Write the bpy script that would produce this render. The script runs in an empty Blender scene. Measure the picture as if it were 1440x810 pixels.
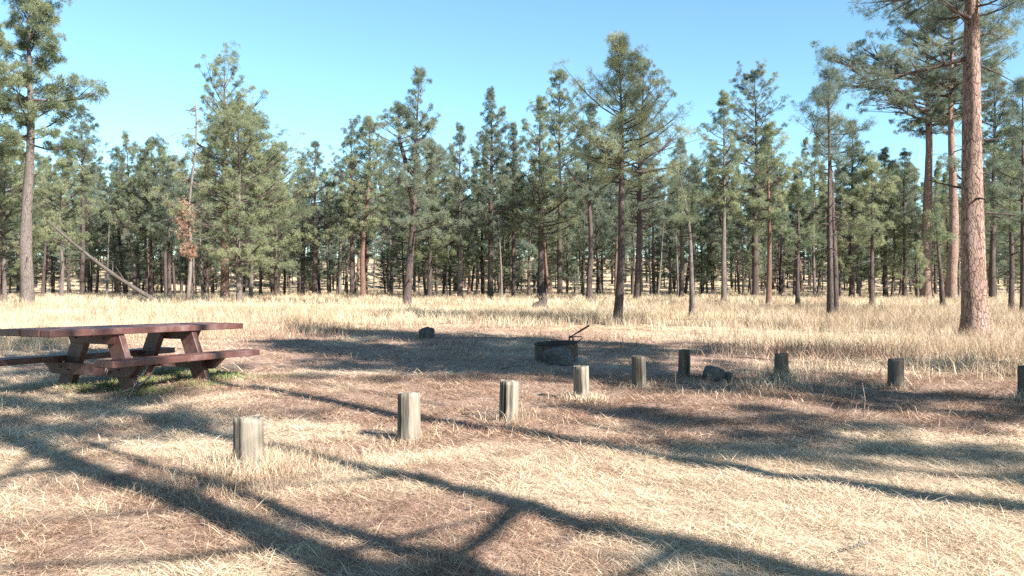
import bpy, math, random
import numpy as np
from mathutils import Vector, Matrix, Euler

PI = math.pi
sc = bpy.context.scene
C = sc.collection
F = 1130.0          # focal length in photo pixels (1440 wide)
HC = 1.35           # camera height
HZ = 400.0          # horizon row in the photo

# ------------------------------------------------------------------ noise and terrain
def _hash(ix, iy, seed):
    n = (ix.astype(np.int64) * 374761393 + iy.astype(np.int64) * 668265263 + seed * 974634777) & 0x7fffffff
    n = ((n ^ (n >> 13)) * 1274126177) & 0x7fffffff
    return ((n ^ (n >> 16)) & 0xffff) / 65535.0

def vnoise(x, y, seed=0):
    x = np.asarray(x, float); y = np.asarray(y, float)
    ix = np.floor(x); iy = np.floor(y); fx = x - ix; fy = y - iy
    fx = fx * fx * (3 - 2 * fx); fy = fy * fy * (3 - 2 * fy)
    a = _hash(ix, iy, seed); b = _hash(ix + 1, iy, seed)
    c = _hash(ix, iy + 1, seed); d = _hash(ix + 1, iy + 1, seed)
    return (a * (1 - fx) + b * fx) * (1 - fy) + (c * (1 - fx) + d * fx) * fy

def fbm(x, y, seed=0, o=4):
    s = 0; a = .5; t = 0
    for k in range(o):
        s = s + a * vnoise(x * 2 ** k + 17.3 * k, y * 2 ** k - 9.1 * k, seed + k); t += a; a *= .5
    return s / t

def sstep(a, b, v):
    t = np.clip((v - a) / (b - a), 0, 1); return t * t * (3 - 2 * t)

def ground_z(x, y):
    x = np.asarray(x, float); y = np.asarray(y, float)
    r = np.hypot(x, y)
    near = 1 - sstep(25, 60, r)
    z = near * ((fbm(x * .9, y * .9, 3, 3) - .5) * .10 + (fbm(x * 3.1, y * 3.1, 8, 2) - .5) * .045)
    z = z + (fbm(x * .05, y * .05, 21, 2) - .5) * .5 * sstep(40, 90, r)
    z = z + 7.5 * sstep(95, 230, y) + 10 * sstep(230, 520, y)
    return z

def gz(x, y): return float(ground_z(np.array([x]), np.array([y]))[0])

def field_edge(px):   # depth where the tall dry grass begins, along the sight line
    return np.interp(px, [-400, 0, 150, 330, 420, 620, 800, 950, 1080, 1200, 1320, 1440, 1800],
                         [13, 14.6, 16, 21, 23, 26, 24.5, 21, 17.5, 14.2, 12.8, 11.6, 9.5])

def straw_zone(x, y):  # 1 = pale dry grass, 0 = reddish pine needles, plus red put in where tree shade falls
    n = fbm(x * .55, y * .55, 40, 3)
    n2 = fbm(x * 1.9, y * 1.9, 47, 3)
    bias = .16 * np.exp(-(((x - 1.2) / 2.2) ** 2 + ((y - 5.6) / 1.7) ** 2)) - .22 * np.exp(-(((x + 1.5) / 4) ** 2 + ((y - 15) / 5) ** 2))  # second term reddens the ground to warm the shade by the fire ring
    bias = bias - .16 * np.exp(-(((x - 3) / 4) ** 2 + ((y - 10.5) / 2.5) ** 2))  # same reddening for the tree shade behind the posts
    bias = bias - .13 * np.exp(-(((x + 2.0) / 2.0) ** 2 + ((y - 4.6) / 1.6) ** 2)) + .10 * np.exp(-(((x - 2.2) / 1.8) ** 2 + ((y - 4.6) / 1.4) ** 2))
    return sstep(.40, .64, n * .6 + n2 * .4 + bias)

# ------------------------------------------------------------------ mesh helpers
def mesh_np(name, verts, faces, mat=None, attrs=None, smooth=False):
    verts = np.asarray(verts, np.float32); faces = np.asarray(faces, np.int32)
    k = faces.shape[1]
    me = bpy.data.meshes.new(name)
    me.vertices.add(len(verts)); me.vertices.foreach_set('co', verts.ravel())
    me.loops.add(faces.size); me.loops.foreach_set('vertex_index', faces.ravel())
    me.polygons.add(len(faces)); me.polygons.foreach_set('loop_start', np.arange(0, faces.size, k, dtype=np.int32))
    if smooth: me.polygons.foreach_set('use_smooth', np.ones(len(faces), bool))
    for an, av in (attrs or {}).items():
        at = me.attributes.new(an, 'FLOAT', 'POINT'); at.data.foreach_set('value', np.asarray(av, np.float32))
    me.update(calc_edges=True)
    if mat: me.materials.append(mat)
    return me

def obj(name, me, parent=None, loc=(0, 0, 0), rot=(0, 0, 0)):
    o = bpy.data.objects.new(name, me); C.objects.link(o)
    o.location = loc; o.rotation_euler = rot
    if parent: o.parent = parent
    return o

def tag(o, label, cat, group=None):
    o['label'] = label; o['category'] = cat
    if group: o['group'] = group
    return o

def thing(name, label, cat, loc=(0, 0, 0), rot=(0, 0, 0), group=None):
    return tag(obj(name, None, None, loc, rot), label, cat, group)

class MB:                       # collects shapes (tri/quad mix) into one mesh
    def __init__(s): s.v = []; s.f = []
    def add(s, vs, fs):
        n = len(s.v); s.v += [tuple(v) for v in vs]; s.f += [tuple(i + n for i in f) for f in fs]
    def tube(s, pts, rad, n=6, cap=True):
        pts = [Vector(p) for p in pts]; vs = []; fs = []
        a = None
        for i, p in enumerate(pts):
            d = (pts[min(i + 1, len(pts) - 1)] - pts[max(i - 1, 0)]).normalized()
            if a is None: a = d.orthogonal().normalized()
            a = (a - d * a.dot(d)).normalized(); b = d.cross(a)
            for k in range(n):
                t = 2 * PI * k / n
                vs.append(p + (a * math.cos(t) + b * math.sin(t)) * rad[i])
        for i in range(len(pts) - 1):
            for k in range(n):
                k2 = (k + 1) % n
                fs.append((i * n + k, i * n + k2, (i + 1) * n + k2, (i + 1) * n + k))
        if cap:
            fs.append(tuple(range(n))[::-1]); fs.append(tuple(range((len(pts) - 1) * n, len(pts) * n)))
        s.add(vs, fs)
    def hexa(s, c8):            # 8 corners: bottom 4 (ccw), top 4
        s.add(c8, [(3, 2, 1, 0), (4, 5, 6, 7), (0, 1, 5, 4), (1, 2, 6, 5), (2, 3, 7, 6), (3, 0, 4, 7)])
    def box(s, c, h):
        x, y, z = c; a, b, d = h
        s.hexa([(x - a, y - b, z - d), (x + a, y - b, z - d), (x + a, y + b, z - d), (x - a, y + b, z - d),
                (x - a, y - b, z + d), (x + a, y - b, z + d), (x + a, y + b, z + d), (x - a, y + b, z + d)])
    def mesh(s, name, mat, smooth=False):
        me = bpy.data.meshes.new(name); me.from_pydata(s.v, [], s.f)
        if smooth:
            for p in me.polygons: p.use_smooth = True
        me.materials.append(mat); me.update(); return me

def bevel(o, w, seg=2):
    m = o.modifiers.new('Bevel', 'BEVEL'); m.width = w; m.segments = seg; m.limit_method = 'ANGLE'

# ------------------------------------------------------------------ materials
def new_mat(name):
    m = bpy.data.materials.new(name); m.use_nodes = True
    nt = m.node_tree; nt.nodes.clear()
    out = nt.nodes.new('ShaderNodeOutputMaterial')
    return m, nt, out

def N(nt, t, **kw):
    n = nt.nodes.new(t)
    for k, v in kw.items():
        if k in n.inputs.keys(): n.inputs[k].default_value = v
        else: setattr(n, k, v)
    return n

def ramp(nt, fac, stops):
    r = nt.nodes.new('ShaderNodeValToRGB'); nt.links.new(fac, r.inputs[0])
    el = r.color_ramp.elements
    while len(el) < len(stops): el.new(.5)
    for e, (p, c) in zip(el, stops): e.position = p; e.color = (*c, 1)
    return r.outputs[0]

def mixc(nt, fac, a, b, mode='MIX'):
    m = nt.nodes.new('ShaderNodeMix'); m.data_type = 'RGBA'; m.blend_type = mode
    for s, v in ((m.inputs['Factor'], fac), (m.inputs[6], a), (m.inputs[7], b)):
        if hasattr(v, 'is_output'): nt.links.new(v, s)
        else: s.default_value = v if isinstance(v, (int, float)) else (*v, 1)
    return m.outputs[2]

def noise(nt, vec, scale, detail=4, rough=.6, dist=0.0):
    n = N(nt, 'ShaderNodeTexNoise', Scale=scale, Detail=detail, Roughness=rough, Distortion=dist)
    if vec is not None: nt.links.new(vec, n.inputs['Vector'])
    return n.outputs['Fac']

def coords(nt, scale=(1, 1, 1), which='Object'):
    tc = nt.nodes.new('ShaderNodeTexCoord'); mp = nt.nodes.new('ShaderNodeMapping')
    mp.inputs['Scale'].default_value = scale
    nt.links.new(tc.outputs[which], mp.inputs['Vector']); return mp.outputs[0]

def principled(nt, out, color, rough=.8, bump=None, bstr=.4, bdist=.02, spec=.3, metal=0):
    p = N(nt, 'ShaderNodeBsdfPrincipled', Roughness=rough, Metallic=metal)
    p.inputs['Specular IOR Level'].default_value = spec
    if hasattr(color, 'is_output'): nt.links.new(color, p.inputs['Base Color'])
    else: p.inputs['Base Color'].default_value = (*color, 1)
    if bump is not None:
        b = N(nt, 'ShaderNodeBump', Strength=bstr, Distance=bdist)
        nt.links.new(bump, b.inputs['Height']); nt.links.new(b.outputs[0], p.inputs['Normal'])
    nt.links.new(p.outputs[0], out.inputs[0]); return p

def leafy(name, stops, trans=.3, rough=.6, spec=.25, tcol=1.2):
    m, nt, out = new_mat(name)
    a = N(nt, 'ShaderNodeAttribute', attribute_name='tint')
    col = ramp(nt, a.outputs['Fac'], stops)
    p = N(nt, 'ShaderNodeBsdfPrincipled', Roughness=rough); p.inputs['Specular IOR Level'].default_value = spec
    nt.links.new(col, p.inputs['Base Color'])
    t = N(nt, 'ShaderNodeBsdfTranslucent'); nt.links.new(col, t.inputs[0])
    mx = N(nt, 'ShaderNodeMixShader', Fac=trans)
    nt.links.new(p.outputs[0], mx.inputs[1]); nt.links.new(t.outputs[0], mx.inputs[2])
    nt.links.new(mx.outputs[0], out.inputs[0]); return m

M = {}
M['needles'] = leafy('pine_needles', [(0, (.066, .090, .054)), (.35, (.14, .172, .100)), (.7, (.21, .238, .138)), (1, (.29, .305, .17))], .48)
M['needles_blue'] = leafy('pine_needles_bluish', [(0, (.060, .082, .064)), (.4, (.126, .156, .114)), (1, (.23, .258, .176))], .48)
M['dead_needles'] = leafy('dead_pine_needles', [(0, (.20, .12, .08)), (1, (.37, .25, .18))], .2)
M['straw'] = leafy('dry_straw', [(0, (.16, .085, .058)), (.3, (.34, .22, .148)), (.6, (.50, .385, .26)), (1, (.65, .55, .40))], .22, .6, .3)
M['hay'] = leafy('tall_dry_grass', [(0, (.27, .195, .13)), (.5, (.46, .365, .245)), (1, (.61, .52, .37))], .32, .6, .3)
M['green'] = leafy('green_grass', [(0, (.085, .125, .04)), (1, (.22, .27, .10))], .35)

def bark(name, c_dark, c_mid, c_light, vs=14, squash=.22, bs=.8):
    m, nt, out = new_mat(name)
    v = coords(nt, (1, 1, squash))
    wob = N(nt, 'ShaderNodeTexNoise', Scale=6.0, Detail=4.0); nt.links.new(v, wob.inputs['Vector']); wob = wob.outputs['Color']
    add = N(nt, 'ShaderNodeVectorMath', operation='MULTIPLY_ADD')
    nt.links.new(wob, add.inputs[0]); add.inputs[1].default_value = (.22, .22, .22); nt.links.new(v, add.inputs[2])
    vo = N(nt, 'ShaderNodeTexVoronoi', feature='DISTANCE_TO_EDGE', Scale=vs); nt.links.new(add.outputs[0], vo.inputs['Vector'])
    plates = N(nt, 'ShaderNodeMapRange'); nt.links.new(vo.outputs['Distance'], plates.inputs[0]); plates.inputs[2].default_value = .11
    fine = noise(nt, coords(nt, (1, 1, .4)), 38, 5, .7)
    big = noise(nt, coords(nt, (1, 1, .5)), 1.6, 3)
    base = mixc(nt, ramp(nt, big, [(.3, (0, 0, 0)), (.7, (1, 1, 1))]), c_mid, c_light)
    base = mixc(nt, ramp(nt, fine, [(.35, (0, 0, 0)), (.7, (1, 1, 1))]), mixc(nt, .5, base, c_dark), base)
    cr = noise(nt, coords(nt, (1, 1, .6)), 7, 3)
    pm = N(nt, 'ShaderNodeMath', operation='ADD', use_clamp=True); nt.links.new(plates.outputs[0], pm.inputs[0]); nt.links.new(ramp(nt, cr, [(.42, (0, 0, 0)), (.66, (.6, .6, .6))]), pm.inputs[1])
    col = mixc(nt, ramp(nt, pm.outputs[0], [(.0, (0, 0, 0)), (.6, (1, 1, 1))]), c_dark, base)
    hh = N(nt, 'ShaderNodeMath', operation='MULTIPLY_ADD'); nt.links.new(fine, hh.inputs[0]); hh.inputs[1].default_value = .35
    nt.links.new(plates.outputs[0], hh.inputs[2])
    principled(nt, out, col, .9, hh.outputs[0], bs, .03, .15); return m

M['bark_orange'] = bark('bark_orange', (.055, .036, .03), (.22, .143, .11), (.33, .235, .195), 12, .3, 1.0)
M['bark_red'] = bark('bark_red', (.045, .028, .024), (.15, .09, .068), (.215, .135, .105), 13, .25, .8)
M['bark_dark'] = bark('bark_dark', (.022, .018, .017), (.075, .056, .05), (.135, .105, .093), 16, .2, .9)
M['bark_grey'] = bark('bark_grey', (.035, .028, .026), (.125, .102, .09), (.20, .17, .15), 16, .2, .8)
M['dead_wood'] = bark('dead_wood', (.05, .042, .037), (.14, .12, .105), (.22, .195, .175), 18, .08, .6)
M['log_wood'] = bark('fallen_log_wood', (.03, .026, .023), (.085, .07, .062), (.14, .12, .107), 18, .08, .6)

def wood_post(name, c_dark, c_mid, c_light):
    m, nt, out = new_mat(name)
    g = noise(nt, coords(nt, (1, 1, .035)), 42, 5, .65, .3)
    g2 = noise(nt, coords(nt, (1, 1, .09)), 9, 4, .6)
    blot = noise(nt, coords(nt), 5, 4, .6)
    col = mixc(nt, ramp(nt, g, [(.36, (0, 0, 0)), (.62, (1, 1, 1))]), c_mid, c_light)
    col = mixc(nt, ramp(nt, g2, [(.36, (1, 1, 1)), (.50, (0, 0, 0))]), col, c_dark)
    col = mixc(nt, ramp(nt, blot, [(.52, (0, 0, 0)), (.75, (.6, .6, .6))]), col, (c_mid[0] * .7, c_mid[1] * .72, c_mid[2] * .6))
    principled(nt, out, col, .9, g, .6, .012, .15); return m
M['post'] = wood_post('weathered_post_wood', (.027, .022, .018), (.122, .104, .081), (.235, .206, .163))
M['post_shaded'] = wood_post('shaded_post_wood', (.022, .019, .016), (.066, .056, .046), (.125, .108, .087))  # darker copy of the post wood, with shade put into its colour

def stained(name, c1, c2):
    m, nt, out = new_mat(name)
    g = noise(nt, coords(nt, (.06, 1, 1)), 60, 4, .6, .2)
    w = noise(nt, coords(nt), 3.5, 5, .65)
    col = mixc(nt, g, c1, c2)
    col = mixc(nt, ramp(nt, w, [(.5, (0, 0, 0)), (.72, (.7, .7, .7))]), col, (.17, .11, .10))
    principled(nt, out, col, .5, g, .4, .006, .45); return m
M['table_wood'] = stained('brown_stained_wood', (.047, .021, .017), (.100, .041, .032))
M['table_shaded'] = stained('shaded_stained_wood', (.035, .015, .012), (.075, .029, .022))  # table wood darkened to paint in the shade on legs, supports and cleats

def steel(name):
    m, nt, out = new_mat(name)
    r = noise(nt, coords(nt), 7, 6, .7); st = noise(nt, coords(nt, (1, 1, .6)), 17, 6, .75)
    col = ramp(nt, r, [(.3, (.025, .02, .02)), (.55, (.075, .05, .04)), (.75, (.13, .075, .05))])
    col = mixc(nt, ramp(nt, st, [(.55, (0, 0, 0)), (.70, (.7, .7, .7))]), col, (.17, .15, .14))
    principled(nt, out, col, .7, r, .3, .01, .4, .35); return m
M['steel'] = steel('rusty_black_steel')
m, nt, out = new_mat('dark_iron'); principled(nt, out, (.035, .028, .026), .6, noise(nt, coords(nt), 40), .3, .004, .4, .5); M['iron'] = m
m, nt, out = new_mat('chain_steel'); principled(nt, out, mixc(nt, noise(nt, coords(nt), 30), (.28, .22, .19), (.42, .37, .34)), .5, None, spec=.5, metal=.6); M['chain'] = m
m, nt, out = new_mat('ash_and_charcoal'); principled(nt, out, mixc(nt, noise(nt, coords(nt), 14, 5), (.05, .05, .05), (.34, .33, .32)), .95); M['ash'] = m

def rock(name, a, b):
    m, nt, out = new_mat(name)
    n1 = noise(nt, coords(nt), 5, 8, .65); n2 = noise(nt, coords(nt), 24, 4, .6)
    col = mixc(nt, ramp(nt, n1, [(.35, (0, 0, 0)), (.65, (1, 1, 1))]), a, b)
    principled(nt, out, col, .9, n2, .5, .02, .2); return m
M['rock'] = rock('grey_basalt', (.055, .047, .043), (.14, .12, .108))
M['block'] = rock('concrete_block', (.20, .185, .17), (.33, .31, .29))

# ground
m, nt, out = new_mat('forest_floor')
z = N(nt, 'ShaderNodeAttribute', attribute_name='zone'); fa = N(nt, 'ShaderNodeAttribute', attribute_name='field')
gc = coords(nt)
n1 = noise(nt, gc, 2.2, 6, .7); n2 = noise(nt, coords(nt, (1, .22, 1)), 60, 7, .8, .5); n3 = noise(nt, coords(nt, (.22, 1, 1)), 60, 7, .8, .5)
fib = N(nt, 'ShaderNodeMath', operation='MAXIMUM'); nt.links.new(n2, fib.inputs[0]); nt.links.new(n3, fib.inputs[1])
red = ramp(nt, fib.outputs[0], [(.40, (.10, .062, .048)), (.56, (.29, .20, .152)), (.70, (.52, .40, .31))])
pale = ramp(nt, fib.outputs[0], [(.4, (.22, .16, .11)), (.58, (.42, .335, .23)), (.72, (.58, .49, .355))])
col = mixc(nt, z.outputs['Fac'], red, pale)
col = mixc(nt, ramp(nt, n1, [(.4, (0, 0, 0)), (.7, (.55, .55, .55))]), col, (.31, .225, .175))
hayc = ramp(nt, noise(nt, gc, 1.3, 8, .75), [(.3, (.30, .22, .14)), (.7, (.48, .385, .25))])
col = mixc(nt, fa.outputs['Fac'], col, hayc)
principled(nt, out, col, .95, fib.outputs[0], .6, .02, .1); M['ground'] = m

# ------------------------------------------------------------------ ground sheet
nr, na = 330, 480
rr = np.concatenate([[0.02], np.geomspace(.8, 900, nr - 1)])
aa = np.linspace(0, 2 * PI, na, endpoint=False)
R_, A_ = np.meshgrid(rr, aa, indexing='ij')
X = (R_ * np.sin(A_)).ravel(); Y = (R_ * np.cos(A_)).ravel()
Zg = ground_z(X, Y)
i = np.arange(nr - 1)[:, None]; j = np.arange(na)[None, :]; j2 = (j + 1) % na
fcs = np.stack([(i * na + j), ((i + 1) * na + j), ((i + 1) * na + j2), (i * na + j2)], -1).reshape(-1, 4)[:, ::-1]
pxv = np.where(Y > .5, 720 + F * X / np.maximum(Y, .5), 1440)
fieldv = sstep(-1.5, 2.5, Y - field_edge(pxv) + (fbm(X * .4, Y * .4, 5, 3) - .5) * 6)
fieldv = np.where(Y < 5, 0, fieldv)
me = mesh_np('ground', np.stack([X, Y, Zg], -1), fcs, M['ground'], {'zone': straw_zone(X, Y), 'field': fieldv}, True)
ground = obj('ground', me); ground['kind'] = 'structure'; ground['label'] = 'dry straw and pine needle covered ground'

# ------------------------------------------------------------------ blades (grass and straw)
def blades(name, x, y, L, lean, width, mat, tint, rng, az=None, z=None, curve=.6):
    n = len(x)
    if z is None: z = ground_z(x, y) - .005
    if az is None: az = rng.uniform(0, 2 * PI, n)
    wa = rng.uniform(0, PI, n)
    d = np.stack([np.cos(az), np.sin(az), np.zeros(n)], -1)
    wv = np.stack([np.cos(wa), np.sin(wa), np.zeros(n)], -1) * (width * .5)[:, None]
    p0 = np.stack([x, y, z], -1)
    up = np.array([0, 0, 1.0])
    l1 = lean; l2 = lean + curve * rng.uniform(.3, 1.2, n)
    s1 = (L * .5)[:, None]; 
    p1 = p0 + d * np.sin(l1)[:, None] * s1 + up * np.cos(l1)[:, None] * s1
    p2 = p1 + d * np.sin(l2)[:, None] * s1 + up * np.cos(l2)[:, None] * s1
    p2[:, 2] = np.maximum(p2[:, 2], z + .004)
    V = np.stack([p0 - wv, p0 + wv, p1 - wv * .8, p1 + wv * .8, p2], 1).reshape(-1, 3)
    b = (np.arange(n) * 5)[:, None]
    Fc = np.concatenate([b + np.array([[0, 1, 3]]), b + np.array([[0, 3, 2]]), b + np.array([[2, 3, 4]])], 0)
    me = mesh_np(name, V, Fc, mat, {'tint': np.repeat(tint, 5)})
    return me

def scatter(rng, n, r0, r1, half=.78, left=None):
    """uniform over a wedge in front of the campsite"""
    r = np.sqrt(rng.uniform(r0 ** 2, r1 ** 2, n)); t = rng.uniform(-half, half, n)
    return t * r, r        # x = t*y

def stuff(name, me, label):
    o = obj(name, me); o['kind'] = 'stuff'; o['label'] = label; o['category'] = 'grass'; return o

rng = np.random.default_rng(7)
POSTS = [(350, 660, .215), (575, 617, .20), (715, 592, .19), (818, 562, .185), (899, 544, .185), (962, 531, .175), (1099, 538, .19), (1260, 546, .20), (1446, 567, .20)]
def at(px, py, h=0.0):
    d = F * (HC - h) / (py - HZ); return ((px - 720) / F * d, d)
PXY = [at(a, b) for a, b, _ in POSTS]

# tall blond grass of the meadow
def meadow(n_t, r0, r1, nb, hmin, hmax, w, seed):
    rng = np.random.default_rng(seed)
    x, y = scatter(rng, n_t, r0, r1)
    px = 720 + F * x / y
    e = y - field_edge(px) + (fbm(x * .5, y * .5, 5, 3) - .5) * 7
    dens = sstep(-1.5, 3, e) * (.35 + .65 * sstep(.35, .6, fbm(x * .35, y * .35, 77, 3)))
    k = rng.uniform(0, 1, n_t) < dens
    x = x[k]; y = y[k]
    hs = (.55 + .75 * fbm(x * .3, y * .3, 91, 3)) 
    tn = np.clip(fbm(x * .22, y * .5, 55, 3) * 1.9 - .5 - .22 * sstep(3, 9, x) * sstep(60, 20, y) + rng.normal(0, .16, len(x)), 0, 1)
    n = len(x)
    X = np.repeat(x, nb) + rng.normal(0, .07, n * nb); Y = np.repeat(y, nb) + rng.normal(0, .07, n * nb)
    L = np.repeat(hs, nb) * rng.uniform(hmin, hmax, n * nb)
    az = rng.uniform(0, 2 * PI, n * nb)
    T = np.clip(np.repeat(tn, nb) + rng.normal(0, .16, n * nb), 0, 1)
    return X, Y, L, az, T
parts = []
for (n_t, r0, r1, nb, h0, h1, w, sd) in ((9000, 9, 24, 12, .25, .55, .006, 1), (13000, 24, 45, 12, .3, .62, .012, 2), (15000, 45, 96, 9, .35, .7, .026, 3), (7000, 96, 190, 6, .35, .7, .05, 4)):
    X, Y, L, az, T = meadow(n_t, r0, r1, nb, h0, h1, w, sd)
    parts.append((X, Y, L, az, T, np.full(len(X), w)))
X, Y, L, az, T, W = [np.concatenate(a) for a in zip(*parts)]
me = blades('tall_dry_grass', X, Y, L, np.abs(rng.normal(.22, .2, len(X))), W * rng.uniform(.6, 1.3, len(X)), M['hay'], T, rng, az, curve=.7)
stuff('tall_dry_grass', me, 'tall blond dry grass covering the meadow in front of the forest')

# pine straw lying flat over the campsite
parts = []
for (n, r0, r1, w, l0, l1) in ((230000, 2.6, 6.5, .0032, .05, .16), (230000, 6.5, 12, .0055, .06, .18), (190000, 12, 28, .010, .08, .26)):
    x, y = scatter(rng, n, r0, r1)
    zn = straw_zone(x, y); cl = fbm(x * 3.3, y * 3.3, 63, 2)
    k = rng.uniform(0, 1, n) < (.55 + .45 * sstep(.35, .6, cl))
    x, y, zn, cl = x[k], y[k], zn[k], cl[k]
    t = np.clip(.16 + .54 * zn + rng.normal(0, .30, len(x)), 0, 1)
    lean = np.clip(rng.normal(1.42, .14, len(x)) - .35 * sstep(.5, .7, cl) * rng.uniform(0, 1, len(x)), .6, 1.6)
    aza = fbm(x * .8, y * .8, 33, 2) * 7 + rng.normal(0, 1.7, len(x))
    parts.append((x, y, rng.uniform(l0, l1, len(x)), lean, np.full(len(x), w), t, aza))
X, Y, L, LE, W, T, AZ = [np.concatenate(a) for a in zip(*parts)]
me = blades('pine_straw', X, Y, L, LE, W * rng.uniform(.6, 1.4, len(X)), M['straw'], T, rng, AZ, z=ground_z(X, Y) + rng.uniform(.0, .02, len(X)), curve=.25)
o = stuff('pine_straw', me, 'loose pine needles and flattened dry grass strewn over the campsite'); o['category'] = 'pine straw'

# short dry tufts over the campsite, thicker round the posts
parts = []
x, y = scatter(rng, 5200, 2.6, 24)
dn = fbm(x * .9, y * .9, 13, 3)
k = rng.uniform(0, 1, len(x)) < .55 * sstep(.5, .68, dn)
x, y = x[k], y[k]; nb = 14
hs = rng.uniform(.05, .14, len(x))
parts.append((np.repeat(x, nb) + rng.normal(0, .05, len(x) * nb), np.repeat(y, nb) + rng.normal(0, .05, len(x) * nb), np.repeat(hs, nb) * rng.uniform(.6, 1.4, len(x) * nb),
              np.abs(rng.normal(.7, .3, len(x) * nb)), np.full(len(x) * nb, .003), np.clip(np.repeat(rng.uniform(.15, .7, len(x)), nb) + rng.normal(0, .12, len(x) * nb), 0, 1)))
for (px_, py_), (cx, cy), amt, hh in zip([(p[0], p[1]) for p in POSTS], PXY, (1500, 500, 260, 420, 160, 100, 700, 220, 200), (.20, .12, .17, .14, .1, .08, .3, .13, .2)):
    a = rng.uniform(0, 2 * PI, amt); r = .11 + np.abs(rng.normal(0, .22 if amt > 1000 else .13, amt))
    x = cx + r * np.cos(a); y = cy + r * np.sin(a)
    parts.append((x, y, hh * rng.uniform(.45, 1.35, amt), np.abs(rng.normal(.35, .25, amt)), np.full(amt, .0028 if cy < 9 else .006), np.clip(rng.normal(.62, .2, amt), 0, 1)))
# grass patches beside the first post and along the right
for (px, py, n, sx, sy, h) in ((405, 652, 1900, .35, .3, .2), (330, 690, 700, .3, .2, .2), (520, 640, 500, .35, .2, .13), (1160, 520, 1500, .9, .8, .38), (1110, 545, 700, .5, .4, .3),
                               (640, 500, 160, 1.2, .8, .28), (400, 470, 700, 1.6, 1.5, .4), (1060, 555, 500, .5, .4, .2), (60, 600, 900, .9, .4, .16), (900, 640, 500, .9, .4, .1), (30, 575, 800, .9, .5, .25),
                               (220, 690, 800, .7, .4, .13), (260, 585, 500, .8, .35, .14), (60, 720, 700, .5, .3, .12), (1010, 620, 300, .4, .3, .15), (1180, 590, 500, .8, .4, .18), (1330, 520, 1200, 1.2, .8, .4)):
    cx, cy = at(px, py)
    x = cx + rng.normal(0, sx, n); y = cy + rng.normal(0, sy, n)
    parts.append((x, y, h * .75 * rng.uniform(.4, 1.4, n), np.abs(rng.normal(.6, .3, n)), np.full(n, .0027 if cy < 9 else .006), np.clip(rng.normal(.54, .2, n), 0, 1)))
for (px, py, n, sx, sy, h) in ((400, 466, 900, .9, 1.3, .42), (450, 470, 500, 1.0, 1.2, .3), (1060, 492, 700, .9, .9, .3), (1150, 500, 900, .9, .8, .36), (1230, 500, 500, .7, .8, .34), (870, 478, 400, 1.0, .8, .26), (1350, 480, 500, 1.2, 1.0, .4)):
    cx, cy = at(px, py)     # browner weeds at the meadow edge
    x = cx + rng.normal(0, sx, n); y = cy + rng.normal(0, sy, n)
    parts.append((x, y, h * rng.uniform(.4, 1.5, n), np.abs(rng.normal(.4, .3, n)), np.full(n, .009), np.clip(rng.normal(.2, .16, n), 0, 1)))
X, Y, L, LE, W, T = [np.concatenate(a) for a in zip(*parts)]
me = blades('dry_grass', X, Y, L, LE, W * rng.uniform(.6, 1.4, len(X)), M['straw'], T, rng, None, curve=.9)
stuff('dry_grass', me, 'short pale dry grass tufts around the posts and across the campsite')

# ------------------------------------------------------------------ trees
def tufts(K, L, w, nvar, rng):
    """needle sprays about +Z, K thin triangles each"""
    out = []
    for _ in range(nvar):
        ct = rng.uniform(-.35, 1, K); ph = rng.uniform(0, 2 * PI, K); st = np.sqrt(1 - ct ** 2)
        d = np.stack([st * np.cos(ph), st * np.sin(ph), ct], -1)
        side = np.cross(d, rng.normal(0, 1, (K, 3))); side /= np.linalg.norm(side, axis=1)[:, None]
        l = L * rng.uniform(.65, 1.1, K)[:, None]
        a = d * .02 - side * w * .35; b = d * l * .55 + side * w * .5; c = d * l
        out.append(np.stack([a, b, c], 1))
    return np.stack(out)       # nvar,K,3,3

def rot_to(axis, rng):
    """batch of rotation matrices taking +Z to axis, random twist"""
    n = len(axis); z = axis / np.linalg.norm(axis, axis=1)[:, None]
    r = rng.normal(0, 1, (n, 3)); x = np.cross(r, z); x /= np.linalg.norm(x, axis=1)[:, None]
    y = np.cross(z, x); return np.stack([x, y, z], -1)

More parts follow.
